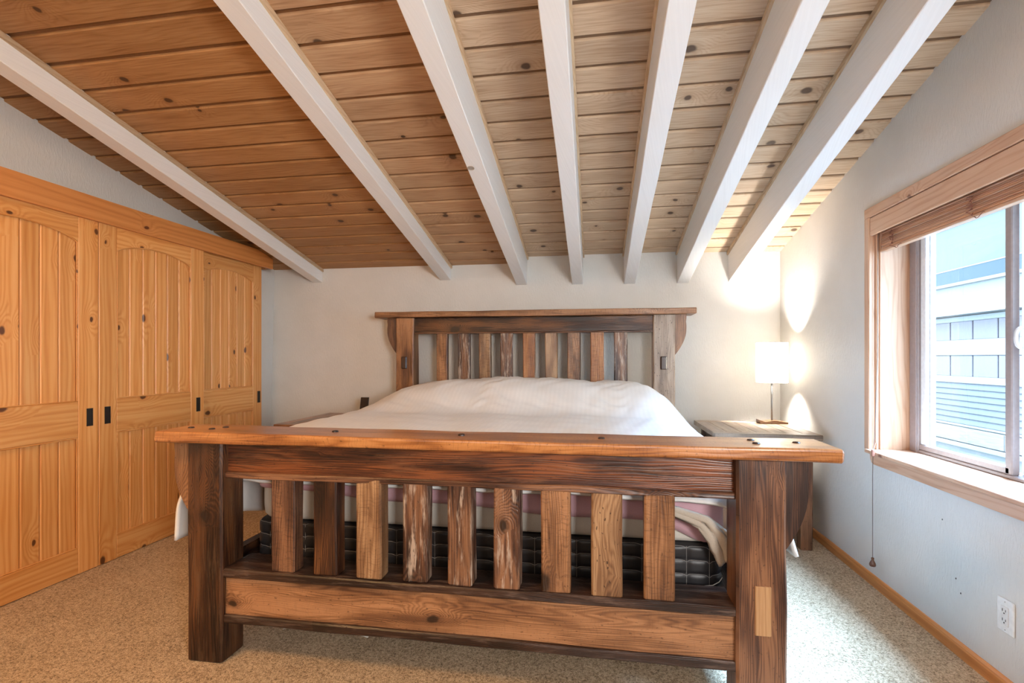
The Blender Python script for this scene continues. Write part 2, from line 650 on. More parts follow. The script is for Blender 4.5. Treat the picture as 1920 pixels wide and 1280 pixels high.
# ceiling: a slab with backing per bay, and every board a part
BEAMS = [(-2.571, -2.476, 1.895, 0), (-1.347, -1.252, 1.887, 0), (-0.665, -0.572, 1.829, 0), (-0.189, -0.098, 1.823, 1),
         (0.240, 0.332, 1.817, 1), (0.666, 0.757, 1.813, 1), (1.063, 1.151, 1.812, 1)]
edges = [XL - 0.02] + [e for b in BEAMS for e in b[:2]] + [XR]
BAYZ = [2.022, 2.018, 2.014, 2.070, 2.072, 2.069, 2.056, 2.045]
PHASE = [1.762, 1.762, 1.800, 1.967, 1.970, 1.968, 1.975, 1.9645]
parts = [prism_geo([(YF - 0.1, ceil_z(YF - 0.1, 2.10)), (YB + 0.1, ceil_z(YB + 0.1, 2.10)), (YB + 0.1, ceil_z(YB, 2.3)),
                    (YF - 0.1, ceil_z(YF, 2.3))], 'X', XL - 0.2, XO)]
ceil = tag(mesh_obj('ceiling', *parts[0], plain('roof_deck', (0.12, 0.07, 0.035), 0.8)), kind='structure')
PITCH = 0.158
for b in range(8):
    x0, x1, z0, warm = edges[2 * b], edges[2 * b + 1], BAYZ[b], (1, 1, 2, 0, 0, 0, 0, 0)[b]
    mesh_obj('backing', *prism_geo([(YF, ceil_z(YF, z0 + 0.010)), (YB, ceil_z(YB, z0 + 0.010)), (YB, ceil_z(YB, 2.11)), (YF, ceil_z(YF, 2.11))],
                                   'X', x0, x1), groove_wood(warm), ceil)
    for k in range(-21, 18):
        a = PHASE[b] + PITCH * k
        ya, yb = a + 0.012, a + PITCH - 0.010
        ya, yb = max(ya, YF + 0.002), min(yb, YB - 0.001)
        if yb - ya < 0.02:
            continue
        h = rnd.uniform(-0.0012, 0.0012)
        zf = lambda y, dz: ceil_z(y, z0 + h) + dz
        c = 0.004
        prof = [(ya, zf(ya, 0.014)), (ya, zf(ya, c)), (ya + c, zf(ya + c, 0)), (yb - c, zf(yb - c, 0)), (yb, zf(yb, c)), (yb, zf(yb, 0.014))]
        v, f = prism_geo(prof, 'X', x0, x1)
        o = mesh_obj('plank', v, f, cedar('X', warm), ceil)

ORD = ['first white painted ceiling beam from the left, ending above the closet corner',
       'second white ceiling beam from the left, meeting the wall left of the headboard',
       'third white ceiling beam from the left, with a small bored hole in its lower edge',
       'middle white ceiling beam, seen almost straight on above the headboard',
       'white ceiling beam just right of the middle one, above the right end of the headboard',
       'second white ceiling beam from the right, over the gap between bed and lamp',
       'rightmost white ceiling beam, next to the window wall and above the lamp']
for i, (x0, x1, zb, _) in enumerate(BEAMS):
    zl, zr = BAYZ[i] + 0.012, BAYZ[i + 1] + 0.012
    zt = 2.10
    e = 0.003
    prof = [(YF + 0.001, ceil_z(YF, zb)), (YB - 0.001, ceil_z(YB, zb)), (YB - 0.001, ceil_z(YB, zt)), (YF + 0.001, ceil_z(YF, zt))]
    # chamfered lower edges: three slices across
    sec = [(x0, zt), (x0, zb + e), (x0 + e, zb), (x1 - e, zb), (x1, zb + e), (x1, zt)]
    V, Fc = [], []
    g_ = np.random.RandomState(i)
    ys = np.linspace(YB - 0.001, YF + 0.001, 24)
    for y in ys:
        j = g_.uniform(-0.0012, 0.0012, 2)
        for q, (x, z) in enumerate(sec):
            V.append((x + (j[0] if q in (1, 2) else j[1] if q in (3, 4) else 0), y, ceil_z(y, z)))
    m = len(sec)
    for a in range(len(ys) - 1):
        for k in range(m):
            k2 = (k + 1) % m
            Fc.append((a * m + k, (a + 1) * m + k, (a + 1) * m + k2, a * m + k2))
    Fc += [tuple(range(m)), tuple(reversed(range((len(ys) - 1) * m, len(ys) * m)))]
    t = thing('ceiling_beam', ((x0 + x1) / 2, YB, zb), ORD[i], 'beam', 'white ceiling beams', 'structure')
    mesh_obj('timber', V, Fc, white_paint('Y'), t)
    # unpainted filler strips where boards meet the beam
    for side, z0 in ((0, BAYZ[i]), (1, BAYZ[i + 1])):
        xa = x0 - 0.012 if side == 0 else x1
        st = 0.026
        v, f = prism_geo([(YF + 0.002, ceil_z(YF, z0 - st)), (YB - 0.002, ceil_z(YB, z0 - st)), (YB - 0.002, ceil_z(YB, z0 - 0.0005)), (YF + 0.002, ceil_z(YF, z0 - 0.0005))],
                         'X', xa, xa + 0.012)
        mesh_obj('filler_strip', v, f, wood('strip', 'Y', (0.62, 0.46, 0.30), (0.54, 0.38, 0.23), (0.42, 0.27, 0.15), ring=40, knot=(1, 2, 0.0, 0.05),
                                            fib=0.5, rough=0.6, bump=0.1), t)
    if i == 2:  # flat disc set in place of the bored hole
        yk = 2.577
        zk = ceil_z(yk, zb)
        V, Fc = [], []
        n = 20
        for r, dz in ((0.019, 0.001), (0.019, -0.0015), (0.015, -0.0015), (0.015, 0.0)):
            for k in range(n):
                a = 2 * math.pi * k / n
                y = yk + r * math.sin(a)
                V.append((x0 + 0.020 + r * 1.0 * math.cos(a), y, ceil_z(y, zb) + dz))
        for a in range(3):
            for k in range(n):
                k2 = (k + 1) % n
                Fc.append((a * n + k, a * n + k2, (a + 1) * n + k2, (a + 1) * n + k))
        Fc.append(tuple(range(3 * n, 4 * n)))
        tag(mesh_obj('hole_disc', V, Fc, plain('hole_disc_tan', (0.55, 0.46, 0.38), 0.7), t), 'greyish tan disc standing for the bored hole in the lower edge')

# baseboards
def baseboard(name, axis, fixed, sgn, a0, a1):
    # profile (outward distance, height)
    pr = [(0, 0), (0.013, 0), (0.013, 0.040), (0.011, 0.044), (0.011, 0.049), (0.006, 0.056), (0, 0.058)]
    if axis == 'Y':
        poly = [(z, fixed + sgn * d) for d, z in pr]      # axes after Y: Z, X
    else:
        poly = [(fixed + sgn * d, z) for d, z in pr]      # axes after X: Y, Z
    return tag(mesh_obj(name, *prism_geo(poly, axis, a0, a1), pine_red(axis)), kind='structure')


baseboard('baseboard_right', 'Y', XR, -1, YF, YB)
baseboard('baseboard_back', 'X', YB, -1, XL - 0.04, XR - 0.014)

# ------------------------------------------------------------------ closet: fascia board and sliding doors
XF = -2.80


def fz(y):
    return min(2.116, ceil_z(y, 2.016))


ys = [1.2, 2.0, 3.0, 3.79, 3.83, 4.02]
poly = [(1.2, 1.981), (4.02, 1.981)] + [(y, fz(y)) for y in reversed(ys)]
fa = tag(mesh_obj('trim_1', *prism_geo(poly, 'X', XF - 0.025, XF), pine_red('Y')), kind='structure')
fa['label'] = 'orange stained fascia board over the closet doors'
mesh_obj('return', *box_geo((XL - 0.005, 3.995, 1.981), (XF - 0.025, 4.02, fz(4.02))), pine_red('X'), fa)
mesh_obj('track', *box_geo((XL - 0.005, 1.2, 2.03), (XF - 0.026, 3.99, 2.045)), M_BLACK, fa)


def closet_door(idx, xf, y0, y1, p0, p1, label, pulls):
    """frame of stiles and rails with an eyebrow-arched upper panel of upright boards; faces +X at xf"""
    root = thing('door_%d' % idx, (xf, (y0 + y1) / 2, 0.012), label, None, None, 'structure')
    th = 0.035
    zb, ztop = 0.003, 2.025
    v, f = timber_geo((xf - th, y0, zb), (xf, p0, ztop), 'Z', 0.004)
    mesh_obj('stile', v, f, pine('Z'), root)
    v, f = timber_geo((xf - th, p1, zb), (xf, y1, ztop), 'Z', 0.004)
    mesh_obj('stile', v, f, pine('Z'), root)
    timber('bottom_rail', (xf - th, p0, zb), (xf, p1, 0.145), 'Y', pine('Y'), root, 0.003)
    timber('mid_rail', (xf - th, p0, 0.760), (xf, p1, 0.958), 'Y', pine('Y'), root, 0.003)
    # arched top rail
    n = 22
    arc = []
    for k in range(n + 1):
        s = k / n
        arc.append((p0 + (p1 - p0) * s, 1.845 + 0.058 * (1 - (2 * s - 1) ** 2) ** 0.8))
    poly = arc + [(p1, ztop), (p0, ztop)]
    mesh_obj('top_rail', *prism_geo(poly, 'X', xf - th, xf - 0.0005), pine('Y'), root)
    # sticking: thin raised bead that follows the arch
    bead = [(xf - 0.004, y, z - 0.004) for y, z in arc]
    mesh_obj('arch_bead', *tube_geo(bead, 0.0045, 6), pine('Y'), root)
    for z in (0.149, 0.756, 0.962):
        mesh_obj('bead', *tube_geo([(xf - 0.004, p0, z), (xf - 0.004, p1, z)], 0.004, 6), pine('Y'), root)
    for za, zc in ((0.147, 0.758), (0.960, None)):
        for y in (p0 + 0.004, p1 - 0.004):
            mesh_obj('bead', *tube_geo([(xf - 0.004, y, za), (xf - 0.004, y, zc or 1.848)], 0.004, 6), pine('Z'), root)
    # panel boards
    nb = 6
    wd = (p1 - p0) / nb
    for k in range(nb):
        a, c = p0 + wd * k + 0.0015, p0 + wd * (k + 1) - 0.0015
        for za, zc in ((0.140, 0.765), (0.953, 1.93)):
            ch = 0.005
            x1 = xf - 0.012
            poly = [(x1 - 0.012, a), (x1 - ch, a), (x1, a + ch), (x1, c - ch), (x1 - ch, c), (x1 - 0.012, c)]
            mesh_obj('panel_board', *prism_geo(poly, 'Z', za, zc), pine('Z'), root)
    mesh_obj('panel_back', *box_geo((xf - th + 0.002, p0 - 0.01, 0.13), (xf - 0.022, p1 + 0.01, 1.95)), pine('Z'), root)
    for yc in pulls:
        hb = thing('pull', (xf, yc, 0.866))
        hb.parent = root
        hb.location = Vector((xf, yc, 0.866)) - root.location
        y_a, y_b, z_a, z_b = yc - 0.018, yc + 0.018, 0.816, 0.916
        rim = join_geo(box_geo((xf - 0.003, y_a, z_a), (xf + 0.002, y_a + 0.005, z_b)), box_geo((xf - 0.003, y_b - 0.005, z_a), (xf + 0.002, y_b, z_b)),
                       box_geo((xf - 0.003, y_a, z_a), (xf + 0.002, y_b, z_a + 0.005)), box_geo((xf - 0.003, y_a, z_b - 0.005), (xf + 0.002, y_b, z_b)))
        tag(mesh_obj('rim', *rim, M_BLACK, hb), 'black rim of the recessed pull')
        mesh_obj('cup', *box_geo((xf - 0.004, y_a + 0.004, z_a + 0.004), (xf + 0.0005, y_b - 0.004, z_b - 0.004)),
                 plain('pull_cup', (0.010, 0.008, 0.007), 0.5), hb)
    return root


closet_door(1, -2.82, 1.675, 2.4625, 1.793, 2.348, 'leftmost knotty pine sliding closet door, cut off by the frame edge', [2.411])
closet_door(2, -2.82, 2.4655, 3.252, 2.576, 3.132, 'middle knotty pine sliding closet door with a dark pull on each stile', [2.516, 3.198])
closet_door(3, -2.862, 3.178, 3.955, 3.300, 3.843, 'knotty pine sliding closet door nearest the headboard wall', [3.915])

# ------------------------------------------------------------------ window, casing, sill
win = thing('window_1', (XR, 2.34, WZ0), 'sliding window with taupe frame in the right wall, pine jambs and sill', None, None, 'structure')
f = fir
timber('casing_left', (XR - 0.020, 2.934, 0.712), (XR, 2.980, 1.945), 'Z', f('Z'), win, 0.004)
timber('casing_top', (XR - 0.020, 1.70, 1.944), (XR, 2.980, 1.997), 'Y', f('Y'), win, 0.004)
timber('casing_right', (XR - 0.020, 1.70, 0.712), (XR, 1.745, 1.945), 'Z', f('Z'), win, 0.004)
timber('jamb_left', (XR - 0.002, 2.934, 0.70), (1.70, 2.952, 1.95), 'Z', f('Z'), win, 0.001)
timber('jamb_right', (XR - 0.002, 1.728, 0.70), (1.70, 1.746, 1.95), 'Z', f('Z'), win, 0.001)
timber('jamb_head', (XR - 0.002, 1.74, 1.944), (1.70, 2.94, 1.962), 'Y', f('Y'), win, 0.001)
timber('stop_strip', (1.466, 2.922, 0.717), (1.478, 2.935, 1.944), 'Z', f('Z'), win, 0.003)
timber('stop_strip', (1.484, 2.924, 0.717), (1.495, 2.935, 1.944), 'Z', f('Z'), win, 0.003)
sill_m = f('Y')
timber('sill', (1.422, 1.69, 0.696), (1.71, 2.952, 0.717), 'Y', sill_m, win, 0.006, nc=4)
# apron with a curved lower end
ap = [(1.72, 0.646), (2.885, 0.646), (2.903, 0.652), (2.916, 0.668), (2.922, 0.696), (1.72, 0.696)]
mesh_obj('apron', *prism_geo(ap, 'X', 1.434, XR), f('Y'), win)
# vinyl frame
FX0, FX1 = 1.628, 1.712
mesh_obj('frame', *join_geo(timber_geo((FX0, 2.862, 0.717), (FX1, 2.934, 1.944), 'Z', 0.004), timber_geo((FX0, 1.746, 0.717), (FX1, 1.80, 1.944), 'Z', 0.004),
                            timber_geo((FX0 + 0.002, 1.746, 0.717), (FX1, 2.934, 0.733), 'Y', 0.003), timber_geo((FX0 + 0.002, 1.746, 1.90), (FX1, 2.934, 1.944), 'Y', 0.003),
                            timber_geo((FX0 - 0.004, 2.870, 0.717), (FX0 + 0.004, 2.880, 1.944), 'Z', 0.002)), M_VINYL, win)
sa = mesh_obj('sash', *join_geo(timber_geo((1.634, 2.287, 0.733), (1.664, 2.322, 1.90), 'Z', 0.004), timber_geo((1.634, 2.30, 0.733), (1.664, 2.862, 0.762), 'Y', 0.004),
                                timber_geo((1.634, 2.30, 1.862), (1.664, 2.862, 1.90), 'Y', 0.004)), M_VINYL, win)
tag(sa, 'taupe sliding sash')
mesh_obj('sash_stile', *join_geo(timber_geo((1.640, 2.822, 0.762), (1.664, 2.862, 1.862), 'Z', 0.003), timber_geo((1.650, 2.802, 0.762), (1.662, 2.812, 1.862), 'Z', 0.002)), M_VINYL_W, win)
mesh_obj('glass_pane', *box_geo((1.650, 2.30, 0.75), (1.654, 2.85, 1.88)), M_GLASS, win)
fs = mesh_obj('fixed_sash', *join_geo(timber_geo((1.676, 2.235, 0.733), (1.706, 2.300, 1.90), 'Z', 0.006, nc=4), timber_geo((1.676, 1.80, 0.733), (1.706, 2.24, 0.765), 'Y', 0.004),
                                      timber_geo((1.676, 1.80, 1.862), (1.706, 2.24, 1.90), 'Y', 0.004), timber_geo((1.676, 1.80, 0.733), (1.706, 1.84, 1.90), 'Z', 0.004)), M_VINYL_W, win)
mesh_obj('gasket', *timber_geo((1.672, 2.222, 0.765), (1.690, 2.236, 1.862), 'Z', 0.002), plain('gasket_dark', (0.05, 0.055, 0.07), 0.5), fs)
mesh_obj('glass_pane', *box_geo((1.690, 1.83, 0.755), (1.694, 2.24, 1.87)), M_GLASS, win)
# D-shaped latch
lt = []
for k in range(13):
    a = math.pi * (k / 12) - math.pi / 2
    lt.append((1.640 - 0.012 * math.cos(a) ** 0.5 if math.cos(a) > 0 else 1.640, 2.238 + 0.006 + 0.014 * max(0, math.cos(a)) ** 0.6, 1.279 + 0.038 * math.sin(a)))
la = mesh_obj('latch', *tube_geo(lt, 0.007, 8), M_PLASTIC, win, smooth=True)
mesh_obj('latch_plate', *timber_geo((1.655, 2.215, 1.225), (1.678, 2.262, 1.333), 'Z', 0.005), plain('latch_grey', (0.52, 0.56, 0.58), 0.35), la)

# bamboo blind
bl = thing('bamboo_blind', (1.49, 2.34, 1.944), 'bamboo blind drawn up under a pine valance at the window top', 'blind')
timber('valance', (1.440, 1.748, 1.846), (1.452, 2.932, 1.941), 'Y', f('Y'), bl, 0.003)
mesh_obj('head_rail', *box_geo((1.47, 1.75, 1.90), (1.515, 2.918, 1.943)), f('Y'), bl)
bam = wood('bamboo', 'Y', (0.66, 0.40, 0.25), (0.56, 0.30, 0.175), (0.40, 0.19, 0.10), ring=15, knot=(1, 2, 0.0, 0.05), fib=0.5, rough=0.5, bump=0.1, var=0.5)
nr = 12
mesh_obj('shade_cloth', *box_geo((1.500, 1.753, 1.765), (1.510, 2.911, 1.90)), bam, bl)
for k in range(nr):
    z = 1.7715 + k * 0.0078
    x = 1.484 + 0.0025 * (k % 2) + 0.0015 * math.sin(k * 1.7)
    timber('reed', (x, 1.752, z), (x + 0.024, 2.912, z + 0.0072), 'Y', bam, bl, 0.0022)
timber('bottom_slat', (1.480, 1.752, 1.756), (1.512, 2.914, 1.770), 'Y', f('Y'), bl, 0.004, nc=4)
cordm = plain('cord_rust', (0.26, 0.10, 0.065), 0.8)
for yc, big in ((2.80, 1.0), (2.268, 1.0), (1.85, 1.0)):
    pts = []
    q = random.Random(int(yc * 100))
    for k in range(26):
        pts.append((1.478 - q.uniform(0, 0.008), yc + q.uniform(-0.020, 0.020), 1.842 - 0.075 * k / 25 + q.uniform(-0.006, 0.006)))
    for k in range(6):
        pts.append((1.480, yc - 0.018 - 0.010 * k + q.uniform(-0.004, 0.004), 1.757 - 0.008 * math.sin(k * 1.1)))
    mesh_obj('cord_tangle', *tube_geo(pts, 0.0017, 5), cordm, bl)
CY, CX = 2.845, 1.412
mesh_obj('lift_cord', *tube_geo([(1.455, 2.885, 1.85), (1.452, 2.884, 1.20), (1.430, 2.865, 0.80), (CX, CY, 0.722), (CX - 0.002, CY, 0.60), (CX - 0.002, CY, 0.165)], 0.0014, 6), plain('cord_grey', (0.13, 0.09, 0.07), 0.8), bl)
mesh_obj('lift_cord', *tube_geo([(1.462, 2.905, 1.85), (1.461, 2.904, 1.20), (1.440, 2.875, 0.76), (CX + 0.002, CY, 0.722)], 0.0016, 6), fir('Z'), bl)
mesh_obj('cord_joiner', *timber_geo((CX - 0.007, CY - 0.007, 0.694), (CX + 0.007, CY + 0.007, 0.730), 'Z', 0.003), plain('joiner', (0.40, 0.17, 0.11), 0.4), bl)
tz = 0.128
mesh_obj('tassel', *lathe_geo([(0.004, tz), (0.013, tz + 0.003), (0.0155, tz + 0.010), (0.013, tz + 0.020), (0.008, tz + 0.030), (0.0055, tz + 0.036), (0.007, tz + 0.041), (0.006, tz + 0.046), (0.002, tz + 0.048)], CX - 0.002, CY, 16),
         plain('tassel_wood', (0.12, 0.05, 0.025), 0.35), bl, smooth=True)

tag(mesh_obj('pencil', *tube_geo([(1.436, 1.945, 0.7205), (1.470, 1.80, 0.7205)], 0.0033, 6), plain('pencil_black', (0.02, 0.025, 0.04), 0.4)),
    'thin black pencil lying on the window sill at the frame edge', 'pencil')

# outlet
ou = thing('power_outlet', (XR, 2.058, 0.277), 'white duplex power outlet low on the wall under the window', 'outlet')
mesh_obj('cover_plate', *timber_geo((XR - 0.006, 2.020, 0.217), (XR, 2.095, 0.337), 'Z', 0.004, nc=3), M_PLASTIC, ou)
mesh_obj('receptacle', *timber_geo((XR - 0.009, 2.041, 0.243), (XR - 0.005, 2.074, 0.311), 'Z', 0.0025, nc=3), plain('outlet_face', (0.74, 0.74, 0.73), 0.3), ou)
dk = plain('slot_dark', (0.03, 0.03, 0.03), 0.6)
for zc in (0.294, 0.260):
    for yy, hh in ((2.0505, 0.004), (2.0645, 0.0048)):
        mesh_obj('slot', *box_geo((XR - 0.0098, yy - 0.0009, zc - hh + 0.003), (XR - 0.0088, yy + 0.0009, zc + hh + 0.003)), dk, ou)
    mesh_obj('ground_hole', *timber_geo((XR - 0.0098, 2.0575 - 0.0025, zc - 0.0095), (XR - 0.0088, 2.0575 + 0.0025, zc - 0.005), 'X', 0.001), dk, ou)
for zc in (0.227, 0.327):
    mesh_obj('screw', *timber_geo((XR - 0.0075, 2.0555, zc - 0.002), (XR - 0.0055, 2.0595, zc + 0.002), 'X', 0.001), plain('screw', (0.5, 0.5, 0.5), 0.3, 0.8), ou)

# ------------------------------------------------------------------ bed frame
bed = thing('barnwood_bed', (-0.49, 2.9, 0.0), 'massive bed frame of reclaimed brown barn timber with slatted headboard and footboard', 'bed')
PX0, PX1 = -1.597, 0.618
# footboard posts
post_l = timber('footboard_post', (PX0, 1.752, 0.0), (-1.441, 1.882, 0.868), 'Z', barn('dark', 'Z', weather=((0.20, 0.115, 0.06), 0.25)), bed, 0.008, 0.003, 3)
post_r = timber('footboard_post', (0.462, 1.752, 0.0), (PX1, 1.882, 0.868), 'Z', barn('brown', 'Z', knot=(3.2, 4.6, 0.5, 0.14)), bed, 0.008, 0.003, 8)
timber('tenon_end', (0.518, 1.747, 0.292), (0.568, 1.80, 0.453), 'Z', wood('tenon', 'Z', (0.55, 0.335, 0.165), (0.47, 0.265, 0.125), (0.34, 0.17, 0.075), ring=90, knot=(1, 2, 0.0, 0.05), fib=0.7, rough=0.45, bump=0.2), post_r, 0.002)
# cap
cap = timber('footboard_cap', (-1.712, 1.715, 0.869), (0.772, 1.938, 0.911), 'X', barn('honey', 'X', saw=0.35, ring=60, bump=0.14, rough=0.28, coat=0.35), bed, 0.009, 0.0025, 5, nc=4)
for px, py in ((-1.64, 1.823), (-1.527, 1.803), (-1.507, 1.855), (-1.001, 1.822), (-0.492, 1.82), (0.024, 1.822), (0.538, 1.866), (0.536, 1.797), (0.674, 1.832)):
    mesh_obj('peg', *lathe_geo([(0.0125, 0.905), (0.0125, 0.914), (0.010, 0.917), (0.004, 0.918)], px, py, 14), barn('black', 'Z', bump=0.2), cap)
# upper rail with a lip below
timber('upper_rail', (-1.445, 1.787, 0.742), (0.466, 1.850, 0.869), 'X', barn('red', 'X', weather=((0.33, 0.14, 0.06), 0.25)), bed, 0.006, 0.003, 12)
timber('rail_lip', (-1.445, 1.770, 0.727), (0.466, 1.868, 0.750), 'X', barn('brown', 'X'), bed, 0.004, 0.0025, 13)
# lower rail
timber('lower_rail', (-1.445, 1.776, 0.185), (0.466, 1.850, 0.345), 'X', barn('plank', 'X', saw=0.15, warp=6.0, ring=90, knot=(2.6, 4.6, 0.35, 0.12), bump=0.3), bed, 0.004, 0.002, 14)
timber('slat_shelf', (-1.445, 1.760, 0.338), (0.466, 1.925, 0.370), 'X', barn('black', 'X', weather=((0.24, 0.16, 0.12), 0.30)), bed, 0.005, 0.003, 15)
timber('bottom_strip', (-1.445, 1.762, 0.156), (0.466, 1.868, 0.190), 'X', barn('black', 'X', weather=((0.20, 0.10, 0.06), 0.25)), bed, 0.005, 0.003, 16)
# footboard slats
FS = [(-1.2485, -1.1515, 'brown', 1), (-1.070, -0.9735, 'dark', 0), (-0.896, -0.792, 'tan', 1), (-0.711, -0.6125, 'brown', 2), (-0.5365, -0.442, 'brown', 2),
      (-0.362, -0.266, 'brown', 2), (-0.188, -0.086, 'plank', 1), (-0.012, 0.093, 'tan', 3), (0.170, 0.2705, 'plank', 1)]
for k, (a, c, kd, st) in enumerate(FS):
    s = 1.77 / 1.78
    kw = {}
    if st == 1:
        kw = dict(saw=0.4, bump=0.7)
    elif st == 2:
        kw = dict(weather=((0.46, 0.36, 0.28), 0.75), ring=40, warp=4.0, bump=0.8)
    elif st == 3:
        kw = dict(knot=(3.0, 5.0, 0.6, 0.2), pores=0.9, kcol=(0.20, 0.09, 0.04))
    timber('footboard_slat', (a * s, 1.772, 0.369), (c * s, 1.842, 0.745), 'Z', barn(kd, 'Z', **kw), bed, 0.006, 0.003, 40 + k)


def corbel(name, side, xa, y0, y1, z0, z1, wd, mat):
    """bracket with a straight top and a long curve that runs back to the post"""
    pr = [(0, z1), (1.0, z1), (1.0, z1 - 0.03), (0.97, z1 - 0.055), (1.0, z1 - 0.085)]
    h = z1 - z0
    for t in np.linspace(0.36, 1.0, 12):
        u_ = (t - 0.36) / 0.64
        pr.append((1.0 - 0.93 * u_ ** 1.9, z1 - h * t))
    pr.append((0, z0))
    pts = [(xa + side * wd * a, z) for a, z in pr]
    # axes after Y are Z, X
    return mesh_obj(name, *prism_geo([(z, x) for x, z in pts], 'Y', y0, y1), mat, bed)


corbel('footboard_bracket', 1, PX1 - 0.002, 1.785, 1.845, 0.560, 0.869, 0.078, barn('brown', 'Z'))
corbel('footboard_bracket', -1, PX0 + 0.002, 1.785, 1.845, 0.560, 0.869, 0.088, barn('plank', 'Z'))
# headboard
HY = 3.95
HL, HR = -1.630, 0.603
hp1 = timber('headboard_post', (HL, HY, 0.0), (-1.476, HY + 0.13, 1.532), 'Z', barn('plank', 'Z'), bed, 0.007, 0.003, 21)
hp2 = timber('headboard_post', (0.443, HY, 0.0), (HR, HY + 0.13, 1.532), 'Z', barn('grey', 'Z', pores=0.9), bed, 0.007, 0.003, 22)
timber('headboard_cap', (-1.800, HY - 0.035, 1.533), (0.752, HY + 0.19, 1.580), 'X', barn('plank', 'X', saw=0.35, bump=0.35), bed, 0.006, 0.0025, 23, nc=3)
timber('headboard_rail', (-1.48, HY + 0.030, 1.409), (0.447, HY + 0.10, 1.533), 'X', barn('dark', 'X'), bed, 0.005, 0.003, 24)
timber('rail_lip', (-1.48, HY + 0.022, 1.400), (0.447, HY + 0.11, 1.412), 'X', barn('brown', 'X'), bed, 0.003, 0.002, 25)
timber('headboard_rail', (-1.48, HY + 0.030, 0.50), (0.447, HY + 0.10, 0.70), 'X', barn('dark', 'X'), bed, 0.005, 0.003, 26)
HS = [(-1.312, -1.220, 'plank', 1), (-1.127, -1.025, 'brown', 2), (-0.945, -0.848, 'tan', 1), (-0.765, -0.665, 'brown', 2), (-0.5795, -0.482, 'honey', 1),
      (-0.396, -0.297, 'tan', 0), (-0.216, -0.114, 'plank', 1), (-0.0335, 0.071, 'honey', 1), (0.154, 0.257, 'brown', 2)]
for k, (a, c, kd, st) in enumerate(HS):
    s = (HY + 0.035) / 4.05
    kw = {}
    if st == 1:
        kw = dict(saw=0.5)
    elif st == 2:
        kw = dict(weather=((0.42, 0.34, 0.27), 0.7), ring=40, warp=4.0, bump=0.7)
    timber('headboard_slat', (a * s, HY + 0.037, 0.69), (c * s, HY + 0.092, 1.405), 'Z', barn(kd, 'Z', **kw), bed, 0.005, 0.003, 60 + k)
corbel('headboard_bracket', 1, HR - 0.002, HY + 0.03, HY + 0.09, 1.225, 1.533, 0.088, barn('plank', 'Z'))
corbel('headboard_bracket', -1, HL + 0.002, HY + 0.03, HY + 0.09, 1.235, 1.533, 0.088, barn('brown', 'Z'))
for xc, pp in ((-1.555, hp1), (0.517, hp2)):
    mesh_obj('tenon_key', *timber_geo((xc - 0.024, HY - 0.016, 1.112), (xc + 0.024, HY + 0.02, 1.212), 'Z', 0.008), barn('black', 'Z', bump=0.2), pp)
# side rails and deck
timber('side_rail', (-1.575, 1.880, 0.17), (-1.525, HY + 0.002, 0.37), 'Y', barn('dark', 'Y'), bed, 0.005)
timber('side_rail', (0.548, 1.880, 0.17), (0.598, HY + 0.002, 0.37), 'Y', barn('dark', 'Y'), bed, 0.005)
mesh_obj('deck', *box_geo((-1.53, 1.93, 0.300), (0.553, HY - 0.03, 0.338)), barn('black', 'Y'), bed)

# ------------------------------------------------------------------ bedding
MX0, MX1, MY0, MY1 = -1.45, 0.472, 1.965, 3.90


def outline(x0, x1, y0, y1, r, n=8, per=0.03):
    pts = []
    for cx, cy, t0 in ((x1 - r, y0 + r, -90), (x1 - r, y1 - r, 0), (x0 + r, y1 - r, 90), (x0 + r, y0 + r, 180)):
        for k in range(n + 1):
            t = math.radians(t0 + 90 * k / n)
            pts.append((cx + r * math.cos(t), cy + r * math.sin(t)))
    out = []
    for i in range(len(pts)):
        a, b = np.array(pts[i]), np.array(pts[(i + 1) % len(pts)])
        m = max(1, int(np.linalg.norm(b - a) / per))
        for k in range(m):
            out.append(tuple(a + (b - a) * k / m))
    return out


def loft(levels):
    """stack of closed outlines (same count): list of point lists; closes top and bottom"""
    n = len(levels[0])
    V = [p for L in levels for p in L]
    Fc = []
    for i in range(len(levels) - 1):
        for k in range(n):
            k2 = (k + 1) % n
            Fc.append((i * n + k, i * n + k2, (i + 1) * n + k2, (i + 1) * n + k))
    Fc.append(tuple(reversed(range(n))))
    Fc.append(tuple((len(levels) - 1) * n + k for k in range(n)))
    return V, Fc


# quilted black base: bulging cells between stitched seams
CW, CH = 0.082, 0.052
ol = outline(MX0, MX1, MY0, MY1, 0.05, 8, 0.0102)
cum = [0]
for i in range(1, len(ol)):
    cum.append(cum[-1] + math.dist(ol[i], ol[i - 1]))
nrm = []
for i in range(len(ol)):
    a, b = np.array(ol[i - 1]), np.array(ol[(i + 1) % len(ol)])
    t = (b - a) / np.linalg.norm(b - a)
    nrm.append((t[1], -t[0]))
lev = []
Z0, Z1 = 0.339, 0.502


def bulge(s, z):
    fx = (s / CW) % 1.0
    fy = ((z - Z0) / CH) % 1.0
    ax_, ay_ = abs(2 * fx - 1), abs(2 * fy - 1)
    d = (ax_ ** 5 + ay_ ** 5) ** 0.2
    return 0.006 * max(0.0, 1 - min(1, d) ** 4)


for j in range(29):
    z = Z0 + (Z1 - Z0) * j / 28
    e = 0.012 * (max(0, 1 - (z - Z0) / 0.012) ** 2 + max(0, 1 - (Z1 - z) / 0.012) ** 2)
    lev.append([(p[0] + n_[0] * (bulge(s, z) - e), p[1] + n_[1] * (bulge(s, z) - e), z) for p, n_, s in zip(ol, nrm, cum)])
base = thing('box_spring', (-0.49, 2.93, Z0), 'black quilted box spring resting inside the bed frame, under the cream mattress', 'box spring')
bm_ = plain('black_vinyl', (0.020, 0.019, 0.021), 0.42)
mesh_obj('quilted_body', *loft(lev), bm_, base, smooth=True)
